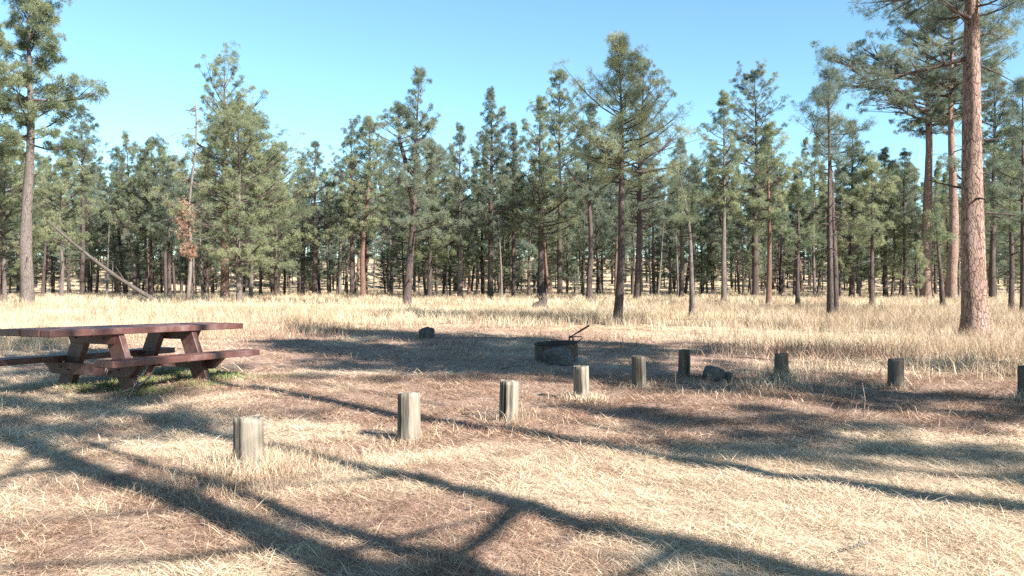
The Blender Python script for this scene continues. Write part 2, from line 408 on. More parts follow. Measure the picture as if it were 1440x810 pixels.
def build_tree(seed, H, r0, hb, R, K=12, nl=.27, nw=.035, nb=80, dens=1.0, pexp=.75, lean=(0, 0), bow=(0, 0), bare=8, gap=.1,
               bark='bark_dark', needles='needles', extra=(), top_sparse=0, nseg=9, fork=None, tint0=.5, tuft_scale=1.0, no_top=False, lobe=.35, blen=(.5, 1.4)):
    rng = np.random.default_rng(seed); mb = MB()
    wob = rng.normal(0, 1, (4, 2)) * r0 * .2
    def axis(z):
        t = z / H
        w = wob[0] * math.sin(t * 5 + seed) + wob[1] * math.sin(t * 9 + 2 * seed)
        k = math.sin(PI * min(t, 1)) 
        return Vector((lean[0] * t + bow[0] * k + w[0] * min(1, t * 6), lean[1] * t + bow[1] * k + w[1] * min(1, t * 6), z))
    def rad(z):
        t = z / H
        return max(.018, r0 * (1 - t) ** .82 * (1 + .2 * math.exp(-z / max(.25, r0 * 1.2))))
    zs = list(np.concatenate([[-.15, 0, .12, .3, .6, 1.0], np.arange(1.8, H - .3, max(.7, H / 26)), [H - .05]]))
    # trunk rings with bark lobes
    pts = [axis(max(z, 0)) + Vector((0, 0, min(z, 0))) for z in zs]
    vs = []; fs = []
    for q, (z, p) in enumerate(zip(zs, pts)):
        for k in range(nseg):
            a = 2 * PI * k / nseg
            f = 1 + .07 * math.sin(3 * a + z * .7 + seed) + rng.normal(0, .025)
            if z < .5: f += .12 * max(0, math.sin(5 * a + seed)) * (1 - max(z, 0) / .5)
            vs.append(p + Vector((math.cos(a), math.sin(a), 0)) * rad(max(z, 0)) * f)
    for q in range(len(zs) - 1):
        for k in range(nseg):
            k2 = (k + 1) % nseg; fs.append((q * nseg + k, q * nseg + k2, (q + 1) * nseg + k2, (q + 1) * nseg + k))
    mb.add(vs, fs); n_trunk = len(mb.f)
    P = []; AX = []; TI = []
    lob = rng.uniform(0, 2 * PI, 3)
    def branch(z, az, l, elev, upturn, nclump, foliage=True, th=None, ax=axis, rr=rad):
        b = ax(z); dh = Vector((math.cos(az), math.sin(az), 0)); side = Vector((-dh.y, dh.x, 0))
        sw = rng.normal(0, .12)
        def pt(s): return b + dh * (l * s * math.cos(elev)) + side * (l * sw * s * s) + Vector((0, 0, l * (math.sin(elev) * s + upturn * s * s)))
        t0 = th or min(rr(z) * .55, .012 + l * .02)
        mb.tube([pt(0), pt(.33), pt(.66), pt(1)], [t0, t0 * .75, t0 * .5, .006 if l > .6 else .004], 5, False)
        if not foliage:
            for _ in range(rng.integers(0, 3)):
                s = rng.uniform(.4, .9); q = pt(s); e = q + (dh * rng.uniform(.1, .5) + side * rng.normal(0, .5) + Vector((0, 0, rng.normal(.1, .3)))) * l * .35
                mb.tube([q, e], [t0 * .35, .004], 4, False)
            return
        bt = rng.normal(tint0, .16)
        for c in range(nclump):
            s = 1.0 if c == 0 else rng.uniform(.38, 1) ** .8
            lat = 0 if c == 0 else rng.normal(0, .28) * l * (.4 + .6 * s)
            ctr = pt(s) + side * lat + Vector((0, 0, rng.normal(.02, .05 + .04 * l)))
            if c and l > .8: mb.tube([pt(max(0, s - .25)), ctr], [t0 * .4, .006], 4, False)
            m = max(3, int(rng.uniform(6, 11) * dens))
            cr = (.13 + .14 * rng.uniform()) * (1 + .12 * l) * tuft_scale
            ct = bt + rng.normal(0, .13)
            for _ in range(m):
                o = Vector(rng.normal(0, 1, 3)); o.normalize(); o *= cr * rng.uniform(.3, 1) ; o.z *= .65
                P.append(ctr + o); AX.append(o.normalized() * .6 + dh * .5 + Vector((0, 0, .55))); TI.append(ct + rng.normal(0, .06))
    ga = rng.uniform(0, 6.28)
    for q in range(nb):
        t = (q + rng.uniform()) / nb
        if rng.uniform() < gap * (1.6 if .2 < t < .9 else .4): continue
        z = hb + (H - hb) * t ** .92
        az = ga + q * 2.399 + rng.normal(0, .35)
        pr = (1 - t) ** pexp * min(1, .55 + t * 3.2) 
        lf = 1 + lobe * math.sin(az * 2 + lob[0] + t * 7) + lobe * .6 * math.sin(az + lob[1] + t * 13)
        l = max(.28, R * pr * lf * rng.uniform(*blen) * .85)
        if top_sparse and t > 1 - top_sparse: 
            if rng.uniform() < .5: continue
            l = max(l, R * .38 * rng.uniform(.4, 1.2))
        elev = -.14 + .95 * t + rng.normal(0, .16)
        branch(z, az, l, elev, .2 + rng.uniform(0, .28), max(1, int(round((1.2 + 2.7 * l) * rng.uniform(.7, 1.3)))))
    if not no_top:
        for q in range(4):
            z = H - q * .22; p = axis(min(z, H))
            for _ in range(5 if dens > .5 else 3):
                P.append(p + Vector(rng.normal(0, .1, 3))); AX.append(Vector(rng.normal(0, .5, 3)) + Vector((0, 0, 1))); TI.append(rng.normal(tint0, .12))
    for q in range(bare):
        z = rng.uniform(max(1.2, hb * .3), max(hb + .5, 1.6)); branch(z, rng.uniform(0, 6.28), rng.uniform(.25, 1.0) * min(1.4, R * .7), rng.normal(-.1, .25), rng.normal(0, .15), 0, False)
    for (z, az, l, elev, up, nc, th) in extra: branch(z, az, l, elev, up, nc, nc > 0, th)
    if fork:
        zf, dx, dy, Hf, rf = fork
        b0 = axis(zf)
        mb.tube([b0, b0 + Vector((dx * .5, dy * .5, .5)), b0 + Vector((dx, dy, (Hf - zf) * .5)), b0 + Vector((dx * 1.15, dy, Hf - zf))], [rf, rf * .95, rf * .6, .02], 8, False)
        fx = lambda z: b0 + Vector((dx * min(1, (z - zf) / (Hf - zf) * 2), dy, z - zf))
        for q in range(26):
            t = (q + rng.uniform()) / 26; z = zf + (Hf - zf) * (.35 + .65 * t)
            branch(z, q * 2.4, max(.3, R * .8 * (1 - t) ** .7 * rng.uniform(.5, 1.2)), .1 + .7 * t, .2, 3, True, None, fx, lambda z: rf * .4)
    tm = mb.mesh('trunk', M[bark], True); tm.materials.append(M['bark_dark'] if bark != 'dead_wood' else M['dead_wood'])
    mi = np.ones(len(mb.f), np.int32); mi[:n_trunk] = 0; tm.polygons.foreach_set('material_index', mi)
    cm = None
    if P:
        P = np.array([tuple(p) for p in P]); AX = np.array([tuple(a) for a in AX]); TI = np.array(TI)
        tp = tufts(K, nl, nw, 8, rng); n = len(P)
        Rm = rot_to(AX, rng); sc_ = rng.uniform(.75, 1.2, n) * tuft_scale
        g = tp[rng.integers(0, 8, n)] * sc_[:, None, None, None]        # n,K,3,3
        V = np.einsum('nij,nkvj->nkvi', Rm, g) + P[:, None, None, :]
        V = V.reshape(-1, 3)
        tint = np.clip(np.repeat(TI, K * 3) + np.repeat(rng.normal(0, .07, n * K), 3), 0, 1)
        cm = mesh_np('crown', V, np.arange(len(V)).reshape(-1, 3), M[needles], {'tint': tint})
    return tm, cm

def put_tree(tm, cm, x, y, label, group=None, rot=0, scale=(1, 1, 1), name='pine_tree', cat='pine tree'):
    t = thing(name, label, cat, (x, y, gz(x, y)), (0, 0, rot), group)
    t.scale = scale
    if tm: obj('trunk', tm, t)
    if cm: obj('crown', cm, t)
    return t

def hero(px, yb, yt, wpx, cb, hw, label, seed, dx=0, bowx=0, **kw):
    """px, base row, top row, trunk width, crown-bottom row, crown half width; all measured on the photo, turned into metres at the tree's own distance"""
    d = F * HC / (yb - HZ); m = d / F
    x = (px - 720) * m
    z0 = gz(x, d)
    H = HC + (HZ - yt) * m - z0; hb = HC + (HZ - cb) * m - z0
    R = hw * m * 1.22; r0 = wpx * m * .5
    if d < 35: kw.setdefault('K', 20); kw.setdefault('nw', .015); kw.setdefault('nseg', 16); kw.setdefault('nl', .22)
    elif d < 62: kw.setdefault('K', 17); kw.setdefault('nw', .026); kw.setdefault('nl', .23); kw.setdefault('nseg', 12)
    else: kw.setdefault('K', 12); kw.setdefault('nw', .036); kw.setdefault('nl', .25)
    kw.setdefault('nb', int(10 + (H - max(hb, 0)) * 8.5 ))
    tm, cm = build_tree(seed, H, r0, max(hb, .8), R, lean=(dx * m, kw.pop('ly', 0)), bow=(bowx * m, 0), **kw)
    return put_tree(tm, cm, x, d, label)

# trees told apart in the photo
G = 'needles_blue'
hero(38, 430, -28, 18, 215, 64, 'big pine with long open limbs behind the left end of the picnic table', 11, bark='bark_grey', bare=14, gap=.22, pexp=.45, dx=5, dens=1.7, nb=72, lobe=.45, tuft_scale=1.5)
hero(-6, 421, 40, 13, 300, 46, 'pine with orange trunk cut by the left edge of the photo', 12, bark='bark_red', pexp=.6)
hero(6, 426, 208, 6, 378, 64, 'bushy young pine left of the big open-limbed pine', 13, tint0=.65, gap=.02, bark='bark_grey')
hero(86, 422, 228, 6, 350, 52, 'bushy light green young pine right of the big open-limbed pine', 14, tint0=.72, gap=.02, bark='bark_grey')
hero(116, 419, 152, 7, 262, 33, 'narrow-topped pine with dense spire left of the leaning dead trunk', 15, needles=G, gap=.05)
hero(190, 419, 190, 6, 300, 24, 'thin pine with bent grey trunk crossed by the leaning dead trunk', 16, dx=-13, gap=.35, bark='bark_grey')
hero(212, 419, 200, 6, 345, 42, 'round-topped pine just left of the dead snag', 17, pexp=.5)
hero(238, 420, 236, 6, 345, 26, 'dark low pine immediately left of the dead snag', 18, needles=G)
hero(316, 424, 94, 13, 330, 66, 'tallest left pine with sparse crooked tip and thick flaking orange trunk', 19, bark='bark_red', top_sparse=.28, pexp=.62, gap=.08, needles='needles', tint0=.62, bare=10)
hero(336, 427, 152, 8, 378, 80, 'broad pale green pine with reddish trunk right of the flaking orange trunk', 20, bark='bark_grey', tint0=.74, gap=.03, pexp=.62)
hero(352, 424, 165, 6, 340, 54, 'pine on a thin grey trunk tight against the broad pale green pine', 21, bark='bark_grey', tint0=.6, dx=10)
hero(388, 421, 205, 5, 378, 52, 'low pyramid-shaped pine at the left side of the sky gap', 22, tint0=.7, gap=.04)
hero(443, 420, 203, 8, 340, 36, 'sparse see-through pine with dark straight trunk right of the sky gap', 23, gap=.42, needles=G, dens=.8)
hero(425, 419, 226, 5, 320, 26, 'short thin-topped pine in the sky gap left of the sparse see-through pine', 24, gap=.2, needles=G)
hero(495, 420, 178, 7, 330, 34, 'pine with twisted double tip left of the orange-trunked pine', 25, gap=.2, needles=G, top_sparse=.2)
hero(510, 421, 168, 8, 335, 48, 'full pyramid pine on a clean orange trunk', 26, bark='bark_red', tint0=.68, gap=.03, pexp=.7, dx=10)
hero(571, 430, 114, 12, 335, 52, 'dark fork-trunked pine with crooked leaning tip at the meadow edge', 27, dx=18, bowx=4, bark='bark_dark', fork=(8.2, -1.0, .2, 12.5, .17), top_sparse=.3, gap=.05, pexp=.95, needles=G, tint0=.58, bare=16, lobe=.5)
hero(604, 421, 200, 7, 372, 44, 'pale bushy pine right of the fork-trunked pine', 28, tint0=.62, gap=.04)
hero(647, 421, 180, 8, 350, 38, 'pine with pale grey lower trunk between fork-trunked pine and tall spire pine', 29, bark='bark_grey', gap=.15, needles=G)
hero(690, 421, 131, 9, 340, 36, 'tall spire-shaped pine with straight dark trunk midway between the forked pine and the gnarled stump', 30, needles=G, gap=.1, pexp=.7)
hero(722, 420, 178, 6, 330, 30, 'pine with pointed top right of the tall spire pine', 31, needles=G, gap=.12)
hero(760, 421, 142, 10, 345, 42, 'pine whose straight two-toned trunk stands just behind the gnarled stump', 32, gap=.1, tint0=.55)
hero(787, 419, 104, 8, 300, 40, 'tall rounded-top pine behind the two-toned trunk pine', 33, gap=.12, pexp=.55)
hero(829, 424, 150, 9, 300, 36, 'dark straight-trunked pine just left of the foremost centre pine', 34, needles=G, gap=.1)
hero(868, 456, 64, 13, 262, 64, 'foremost centre pine with full crown and dark straight trunk behind the fire ring', 35, bark='bark_dark', tint0=.98, gap=.12, pexp=.95, bare=10, nb=108, dens=.78, dx=3, bowx=5, lobe=.4, blen=(.4, 1.6))
hero(896, 424, 92, 11, 330, 52, 'grey-green tall pine whose crown shows over the foremost centre pine', 36, needles=G, bark='bark_dark', pexp=.45, gap=.12, dx=9, tint0=.6)
hero(973, 450, 232, 8.5, 320, 26, 'thin bent pine with scraggly branches leaning left in the meadow', 37, dx=-20, bowx=7, bark='bark_grey', gap=.35, dens=.7, bare=26, nb=34)
hero(958, 421, 200, 7, 330, 34, 'pine behind the top of the thin bent pine', 38, needles=G)
hero(1018, 426, 135, 8, 300, 40, 'slender pine with clean pale trunk right of the thin bent pine', 39, bark='bark_grey', gap=.14, tint0=.58)
hero(1062, 419, 104, 10, 300, 46, 'tall round-headed pine rising over its neighbours right of centre', 40, pexp=.42, needles=G, gap=.25, dens=1.1)
hero(1081, 432, 182, 8, 330, 40, 'pale green pine on a slim reddish trunk below the round-headed pine', 41, bark='bark_red', tint0=.7, gap=.08)
hero(1122, 435, 262, 7, 352, 30, 'short pine on a dark thin trunk between slim reddish trunk and twin trunks', 42, gap=.3, bare=14)
hero(1168, 451, 104, 10, 232, 46, 'left pine of the twin-trunked pair with dark open crown', 43, bark='bark_dark', needles=G, gap=.28, pexp=.5, bare=26, dx=-3, tint0=.35, lobe=.5)
hero(1176, 446, 128, 9, 262, 34, 'right pine of the twin-trunked pair, shorter and half hidden', 44, bark='bark_dark', needles=G, gap=.25, bare=14, dx=-12, tint0=.4)
hero(1198, 419, 175, 8, 330, 34, 'pine behind and right of the twin-trunked pair', 45, gap=.1)
hero(1226, 432, 226, 7, 345, 40, 'low leafy pine on a thin trunk right of the twin-trunked pair', 46, tint0=.7, gap=.08)
hero(1245, 418.5, 212, 7, 330, 24, 'narrow dark spire in the gap left of the tall orange trunks', 47, needles=G)
hero(1272, 419, 216, 7, 340, 30, 'dark pine in the gap just left of the tall orange trunks', 48, needles=G)
hero(1303, 420, -10, 16, 190, 76, 'tall pine on thick bare orange trunk left of the near giant trunk', 49, bark='bark_orange', pexp=.4, gap=.25, needles=G, bare=14, dens=1.5, lobe=.5, tuft_scale=1.25, dx=3, nb=130)
hero(1338, 426, -30, 15, 170, 58, 'tall pine on orange trunk half behind the near giant trunk', 50, bark='bark_orange', pexp=.4, gap=.15, needles=G, bare=22, dx=0, nb=110, dens=1.4, extra=[(9.5, 4.4, 2.5, .1, .2, 8, .05), (11, 5.2, 2.5, .1, .2, 8, .05)])
hero(1327, 437, 300, 8, 350, 14, 'leaning dark thin pine pole between the orange trunks', 51, dx=-12, gap=.5, bare=12, nb=18)
hero(1371, 474, -420, 33, 40, 150, 'near giant pine with broad orange plated trunk at the right', 52, bark='bark_orange', pexp=.4, gap=.25, needles=G, bare=12, nseg=28, nb=95, dens=1.1, dx=-16,
     extra=[(7.15, 3.05, 2.7, -.3, .12, 9, .06), (8.9, 2.75, 2.6, -.1, .1, 9, .05), (6.2, .1, 1.0, .2, .1, 0, .03), (7.6, .3, 1.3, .35, .0, 3, .035), (5.0, -.2, 1.1, .05, 0, 0, .03), (4.3, 3.3, .5, -.2, 0, 0, .025),
            (9.2, -.1, 1.6, .3, .1, 6, .04), (3.3, .1, .4, .1, 0, 0, .02)])
hero(1422, 442, 190, 8, 330, 44, 'thin-trunked pine right of the near giant trunk', 53, gap=.1)
hero(1438, 447, 120, 8, 320, 50, 'pine with slim dark trunk cut by the right edge of the photo', 54, gap=.12, needles=G)
hero(1396, 421, 90, 9, 330, 50, 'dense pine showing just right of the near giant trunk', 55, gap=.08, needles=G)
hero(808, 420, 372, 3, 414, 13, 'knee-high dark pine sapling at the forest edge right of the gnarled stump', 56, bark='bark_dark', needles=G, bare=0, nb=26, tuft_scale=.8, tint0=.2)
hero(1290, 421, 345, 3, 405, 14, 'small bright green sapling in front of the thick bare orange trunk', 57, tint0=.8, bare=0, nb=26)

# the forest behind: prototypes with their own trunk and crown, then copies
protos = []
rp = random.Random(5)
for k in range(22):
    H = 15.0; low = k % 5 in (0, 2)
    hb = rp.uniform(2.0, 3.4) if low else rp.uniform(4.4, 6.6)
    pr = build_tree(200 + k, H, rp.uniform(.14, .22), hb, rp.uniform(1.3, 3.1), K=11, nl=.25, nw=.038, nb=int(10 + (H - hb) * 8), dens=1.0, pexp=rp.uniform(.38, 1.0), gap=rp.uniform(.03, .38), lobe=rp.uniform(.2, .6), bow=(rp.gauss(0, .35), 0), top_sparse=rp.choice((0, 0, 0, .2)),
                    bark=['bark_dark', 'bark_grey', 'bark_dark', 'bark_red', 'bark_dark'][k % 5], needles=['needles', G][k % 2], tint0=rp.uniform(.32, .8), bare=rp.randrange(8, 26), lean=(rp.uniform(-.5, .5), rp.uniform(-.4, .4)))
    protos.append(pr)
SECT = [(-200, 'slender forest pine among the trunks behind the picnic table'), (330, 'slender forest pine among the trunks below and right of the sky gap'),
        (600, 'slender forest pine among the trunks behind the cut stump'), (760, 'slender forest pine among the trunks behind the fire ring'),
        (960, 'slender forest pine among the trunks behind the thin bent pine'), (1130, 'slender forest pine among the trunks behind the twin-trunked pair'), (1290, 'slender forest pine among the trunks behind the near giant trunk')]
rows = [(79, 92, 68, 205, 300), (92, 112, 74, 195, 285), (112, 135, 60, 200, 270)]
placed = []
for (d0, d1, n, ya, yb) in rows:
    for q in range(n):
        for _try in range(12):
            px = -60 + 1560 * (q + rp.random()) / n + rp.uniform(-8, 8); d = rp.uniform(d0, d1)
            x = (px - 720) / F * d
            if all((x - a) ** 2 + (d - b) ** 2 > 1.6 for a, b in placed): break
        placed.append((x, d))
        yt = rp.uniform(ya, yb)
        if 395 < px < 420: yt = max(yt, 262)
        if 1225 < px < 1290: yt = max(yt, 235)
        z0 = gz(x, d)
        H = HC + (HZ - yt) * d / F - z0
        H = min(max(H, 8), 24)
        s = H / 15.0; wsc = rp.uniform(.8, 1.1) * (.55 + .45 * s)
        lab = [l for a, l in SECT if px >= a][-1]
        tm, cm = protos[rp.randrange(22)]
        put_tree(tm, cm, x, d, lab, 'slender pines crowding the forest behind the meadow', rp.uniform(0, 6.28), (wsc, wsc, s)).rotation_euler = (rp.gauss(0, .022), rp.gauss(0, .022), rp.uniform(0, 6.28))

# bare dead poles among the forest trunks
pole = build_tree(450, 12, .13, 11.5, .8, nb=2, bare=34, bark='dead_wood', no_top=True)[0]
for q, (px, d) in enumerate([(150, 80), (285, 84), (462, 82), (628, 86), (705, 81), (925, 83), (1045, 86), (1210, 82), (1402, 84)]):
    s_ = rp.uniform(.7, 1.1)
    t = put_tree(pole, None, (px - 720) / F * d, d, 'bare dead pole standing among the forest trunks', 'dead poles in the forest', rp.uniform(0, 6), (1, 1, s_), 'dead_tree', 'dead tree')
    t.rotation_euler = (rp.gauss(0, .04), rp.gauss(0, .07), rp.uniform(0, 6))

# young pines between the trunks
for q in range(26):
    px = -20 + 1480 * (q + rp.random()) / 26; d = rp.uniform(88, 125); x = (px - 720) / F * d
    if 800 < px < 850: continue
    H = rp.uniform(3.5, 7.5); s = H / 15.0; tm, cm = protos[(0, 2, 5, 7, 10, 12)[q % 6]]
    put_tree(tm, cm, x, d, 'young low pine filling the gap between the forest trunks', 'young pines under the forest', rp.uniform(0, 6.28), (.62, .62, s), 'young_pine', 'young pine')

# the wood beyond, which reads as one mass
fv = {0: [], 1: []}; ft = []; fn = {0: 0, 1: 0}
lod = []
for k in range(6):
    tm, cm = build_tree(500 + k, 15.0, .17, rp.uniform(1.6, 4.0), rp.uniform(2.4, 3.3), K=6, nl=.42, nw=.09, nb=60, dens=.45, gap=.1, nseg=6, bare=4, tuft_scale=1.25)
    a = np.empty(len(tm.vertices) * 3, np.float32); tm.vertices.foreach_get('co', a); tm.calc_loop_triangles()
    fi = np.empty(len(tm.loop_triangles) * 3, np.int32); tm.loop_triangles.foreach_get('vertices', fi)
    c_ = np.empty(len(cm.vertices) * 3, np.float32); cm.vertices.foreach_get('co', c_)
    t_ = np.empty(len(cm.vertices), np.float32); cm.attributes['tint'].data.foreach_get('value', t_)
    lod.append((a.reshape(-1, 3), fi.reshape(-1, 3), c_.reshape(-1, 3), t_)); bpy.data.meshes.remove(tm); bpy.data.meshes.remove(cm)
TV = []; TF = []; CV = []; CT = []; nv = 0
for q in range(640):
    young = q >= 280; d = rp.uniform(98, 190) if young else rp.uniform(132, 290); px = rp.uniform(-160, 1600); x = (px - 720) / F * d
    if 800 < px < 860 and d < 200: continue
    yt = rp.uniform(235, 300); z0 = gz(x, d); H = rp.uniform(3, 8) if young else min(max(HC + (HZ - yt) * d / F - z0, 9), 22); s_ = H / 15
    a, fi, c_, t_ = lod[q % 6]; an = rp.uniform(0, 6.28); ca, sa = math.cos(an), math.sin(an)
    ws = .65 if young else 1.0; Rm = np.array([[ca * ws, -sa * ws, 0], [sa * ws, ca * ws, 0], [0, 0, s_]]); off = np.array([x, d, z0])
    TV.append(a @ Rm.T + off); TF.append(fi + nv); nv += len(a); CV.append(c_ @ Rm.T + off); CT.append(t_)
tv = np.concatenate(TV); tf = np.concatenate(TF); cv = np.concatenate(CV)
me = mesh_np('far_wood', np.concatenate([tv, cv]), np.concatenate([tf, np.arange(len(cv)).reshape(-1, 3) + len(tv)]), M['bark_dark'], {'tint': np.concatenate([np.zeros(len(tv))] + CT)})
me.materials.append(M[G]); me.polygons.foreach_set('material_index', np.concatenate([np.zeros(len(tf), np.int32), np.ones(len(cv) // 3, np.int32)]))
o = obj('far_wood', me); o['kind'] = 'stuff'; o['category'] = 'forest'; o['label'] = 'far pine wood on the rising ground behind the nearer trunks'

# trees beside and behind the viewer, whose shadows fall across the campsite
SUN_AZ = Vector((.75, -.66)).normalized(); ELEV = math.radians(35)
def shadow_tree(sx, sy, s, H, r0, hb, R, seed, label, **kw):
    x = sx + SUN_AZ.x * s; y = sy + SUN_AZ.y * s
    tm, cm = build_tree(seed, H, r0, hb, R, K=14, nl=.26, nw=.03, bark='bark_orange', **kw)
    return put_tree(tm, cm, x, y, label)
shadow_tree(3.03, 4.76, 3.5, 19, .17, 13, 2.4, 301, 'pine off to the right whose trunk shadow crosses behind the third post', nb=70, bare=6)
shadow_tree(1.32, 3.72, 5.5, 15, .15, 9.0, 2.2, 302, 'pine behind the viewer whose trunk shadow points at the nearest post', nb=60, bare=12,
            extra=[(5.1, 3.99, 2.0, -.35, .1, 2, .06), (5.9, 3.8, 1.3, .1, .1, 1, .04), (4.3, 4.1, 1.3, .0, .2, 1, .045)])
shadow_tree(-1.5, 4.45, 7.0, 15, .21, 8.4, 2.0, 303, 'thick pine behind the viewer shading the lower left straw', nb=34, bare=16, gap=.25,
            extra=[(4.6, 3.9, 1.7, .1, .3, 0, .035), (6.9, .7, 1.5, .3, .1, 2, .05), (6.5, 4.1, 1.5, .2, .2, 2, .05), (7.6, .9, 1.7, .3, .1, 3, .045), (5.3, 4.3, 1.0, .3, .2, 0, .03)])
shadow_tree(-.45, 3.35, 12.0, 8.4, .10, 6.7, 1.1, 304, 'small pine farther behind the viewer shading the bottom edge', nb=40, bare=12, gap=.15, dens=1.2)
shadow_tree(-3.7, 6.9, 10, 9.6, .12, 6.8, 1.1, 311, 'small pine behind the viewer dappling the straw below the picnic table', nb=26, bare=14, gap=.3)
shadow_tree(1.7, 7.9, 11, 8.3, .10, 5.0, 1.5, 314, 'low pine off to the right dappling the ground below the middle posts', nb=46, bare=10, gap=.3)
shadow_tree(-1.6, 15.5, 14.5, 14, .18, 7.0, 2.9, 305, 'pine off to the right shading the ground left of the fire ring', nb=120, gap=.05, dens=1.5)
shadow_tree(3.2, 10.8, 13, 13, .15, 5.5, 1.8, 306, 'pine off to the right shading the ground by the fifth post', nb=60, gap=.3)
shadow_tree(-3.2, 21, 23, 19, .2, 10.5, 3.2, 307, 'tall pine far to the right shading the meadow edge', nb=130, gap=.05, dens=1.5)
shadow_tree(6.0, 15.5, 14, 13, .16, 6.5, 2.3, 308, 'pine off to the right shading the grass by the seventh post', nb=60, gap=.3)
shadow_tree(2.95, 5.75, 5.0, 15, .06, 12.5, 1.0, 313, 'slim pole pine off to the right whose thin shadow lies above the long trunk shadow', nb=20, bare=6)
shadow_tree(4.67, 8.24, 8, 14, .12, 10.0, 1.6, 309, 'slim pine off to the right shading the right-hand straw', nb=36, gap=.3)
shadow_tree(1.2, 12.9, 18, 17, .18, 9, 2.2, 310, 'tall pine off to the right shading the ground beyond the posts', nb=80, gap=.2, dens=1.2)

# ------------------------------------------------------------------ dead wood
mb = MB(); rd = np.random.default_rng(70)
d = F * HC / (428 - HZ); m_ = d / F
x0 = (263 - 720) * m_; Hd = HC + (HZ - 146) * m_
pts = [Vector((.12 * math.sin(z * .7) + .35 * z / Hd + .02 * z, 0, z)) for z in np.linspace(0, Hd, 14)]
mb.tube(pts, list(np.linspace(.14, .04, 14)), 9)
for q in range(46):
    z = rd.uniform(Hd * .25, Hd * .99); a = rd.uniform(0, 6.28); l = rd.uniform(.4, 1.9) * (1.1 - .4 * z / Hd)
    b = Vector((.12 * math.sin(z * .7) + .35 * z / Hd + .02 * z, 0, z)); e = b + Vector((math.cos(a) * l, math.sin(a) * l, rd.normal(.0, .25)))
    mdl = (b + e) / 2 + Vector((0, 0, -.12 * l)); mb.tube([b, mdl, e], [.035, .022, .008], 5, False)
    for _ in range(2):
        e2 = mdl + Vector(tuple(rd.normal(0, .3, 3))) * l * .8; mb.tube([mdl, e2], [.014, .005], 4, False)
snag = thing('dead_tree', 'bare grey dead snag with two clumps of rusty dead needles', 'dead tree', (x0, d, gz(x0, d)))
obj('trunk', mb.mesh('trunk', M['dead_wood'], True), snag)
for (px, py, rx, rz) in ((261, 309, 11, 26), (269, 352, 8, 10)):
    n = 260; pc = Vector(((px - 263) * m_, -.25, HC + (HZ - py) * m_))
    Pn = rd.normal(0, 1, (n, 3)); Pn /= np.linalg.norm(Pn, axis=1)[:, None]; Pn *= rd.uniform(.1, 1.35, n)[:, None] ** .7
    Ax = Pn + np.array([0, 0, -.5]); Pn = Pn * np.array([rx * m_, .5, rz * m_]) + np.array(pc)
    tp = tufts(14, .24, .05, 6, rd)[rd.integers(0, 6, n)]
    V = np.einsum('nij,nkvj->nkvi', rot_to(Ax, rd), tp) + Pn[:, None, None, :]; V = V.reshape(-1, 3)
    me = mesh_np('dead_needles', V, np.arange(len(V)).reshape(-1, 3), M['dead_needles'], {'tint': np.repeat(rd.uniform(0, 1, n * 14), 3)})
    obj('dead_needles', me, snag)

# leaning dead trunk
da = F * HC / (427 - HZ); db = da - 3
A = Vector(((226 - 720) / F * da, da, gz(0, da))); B = Vector(((66 - 720) / F * db, db, HC + (HZ - 310) / F * db))
mb = MB(); nseg = 9
pl = [A.lerp(B, t) + Vector((0, 0, -.35 * math.sin(PI * t))) - A for t in np.linspace(-.02, 1, nseg)]
mb.tube(pl, list(np.linspace(.17, .07, nseg)), 8)
for q in range(12):
    t = rd.uniform(.3, .98); b = A.lerp(B, t) - A + Vector((0, 0, -.35 * math.sin(PI * t))); e = b + Vector((rd.normal(-.2, .5), rd.normal(0, .4), rd.normal(.1, .6)))
    mb.tube([b, e], [.04, .01], 5, False)
tag(obj('leaning_log', mb.mesh('leaning_log', M['log_wood'], True), None, A), 'long dead trunk leaning into the pines left of the snag', 'dead trunk')

# broken pale snag
d = F * HC / (420 - HZ); m_ = d / F; x0 = (478 - 720) * m_; Hd = HC + (HZ - 276) * m_
mb = MB(); mb.tube([(.25 * t * t, 0, Hd * t) for t in np.linspace(0, 1, 9)], list(np.linspace(.19, .07, 8)) + [.015], 8)
for q in range(12):
    z = rd.uniform(Hd * .4, Hd * .95); a = rd.uniform(0, 6.28); l = rd.uniform(.2, .6); mb.tube([(.25 * (z / Hd) ** 2, 0, z), (math.cos(a) * l, math.sin(a) * l, z + .1)], [.03, .01], 5, False)
tag(obj('dead_tree', mb.mesh('dead_tree', M['dead_wood'], True), None, (x0, d, gz(x0, d))), 'broken pale snag without bark left of the orange-trunked pine', 'dead tree')

# gnarled root stump in the meadow
x0, d = at(760, 437)
mb = MB()
mb.tube([(.1, 0, -.1), (.08, 0, .15), (.16, 0, .42), (.14, .05, .62)], [.24, .19, .13, .03], 9)
for (ex, ey, ez, r) in ((-.45, -.1, .0, .08), (.4, -.15, .0, .07), (-.2, -.3, 0, .06), (.2, .3, 0, .06)):
    mb.tube([(.05, 0, .3), (ex * .5, ey * .5, .2), (ex, ey, -.03)], [.1, r, .03], 7)
for (a, b_) in (((.02, 0, .3), (-.12, 0, .62)), ((.16, 0, .4), (.26, -.05, .66))): mb.tube([a, b_], [.06, .012], 6)
st_ = obj('stump', mb.mesh('stump', M['bark_dark'], True), None, (x0, d, gz(x0, d)), (0, 0, .2)); st_.scale = (1.35, 1.35, 1.45)
tag(st_, 'gnarled grey root stump in the tall dry grass', 'stump')

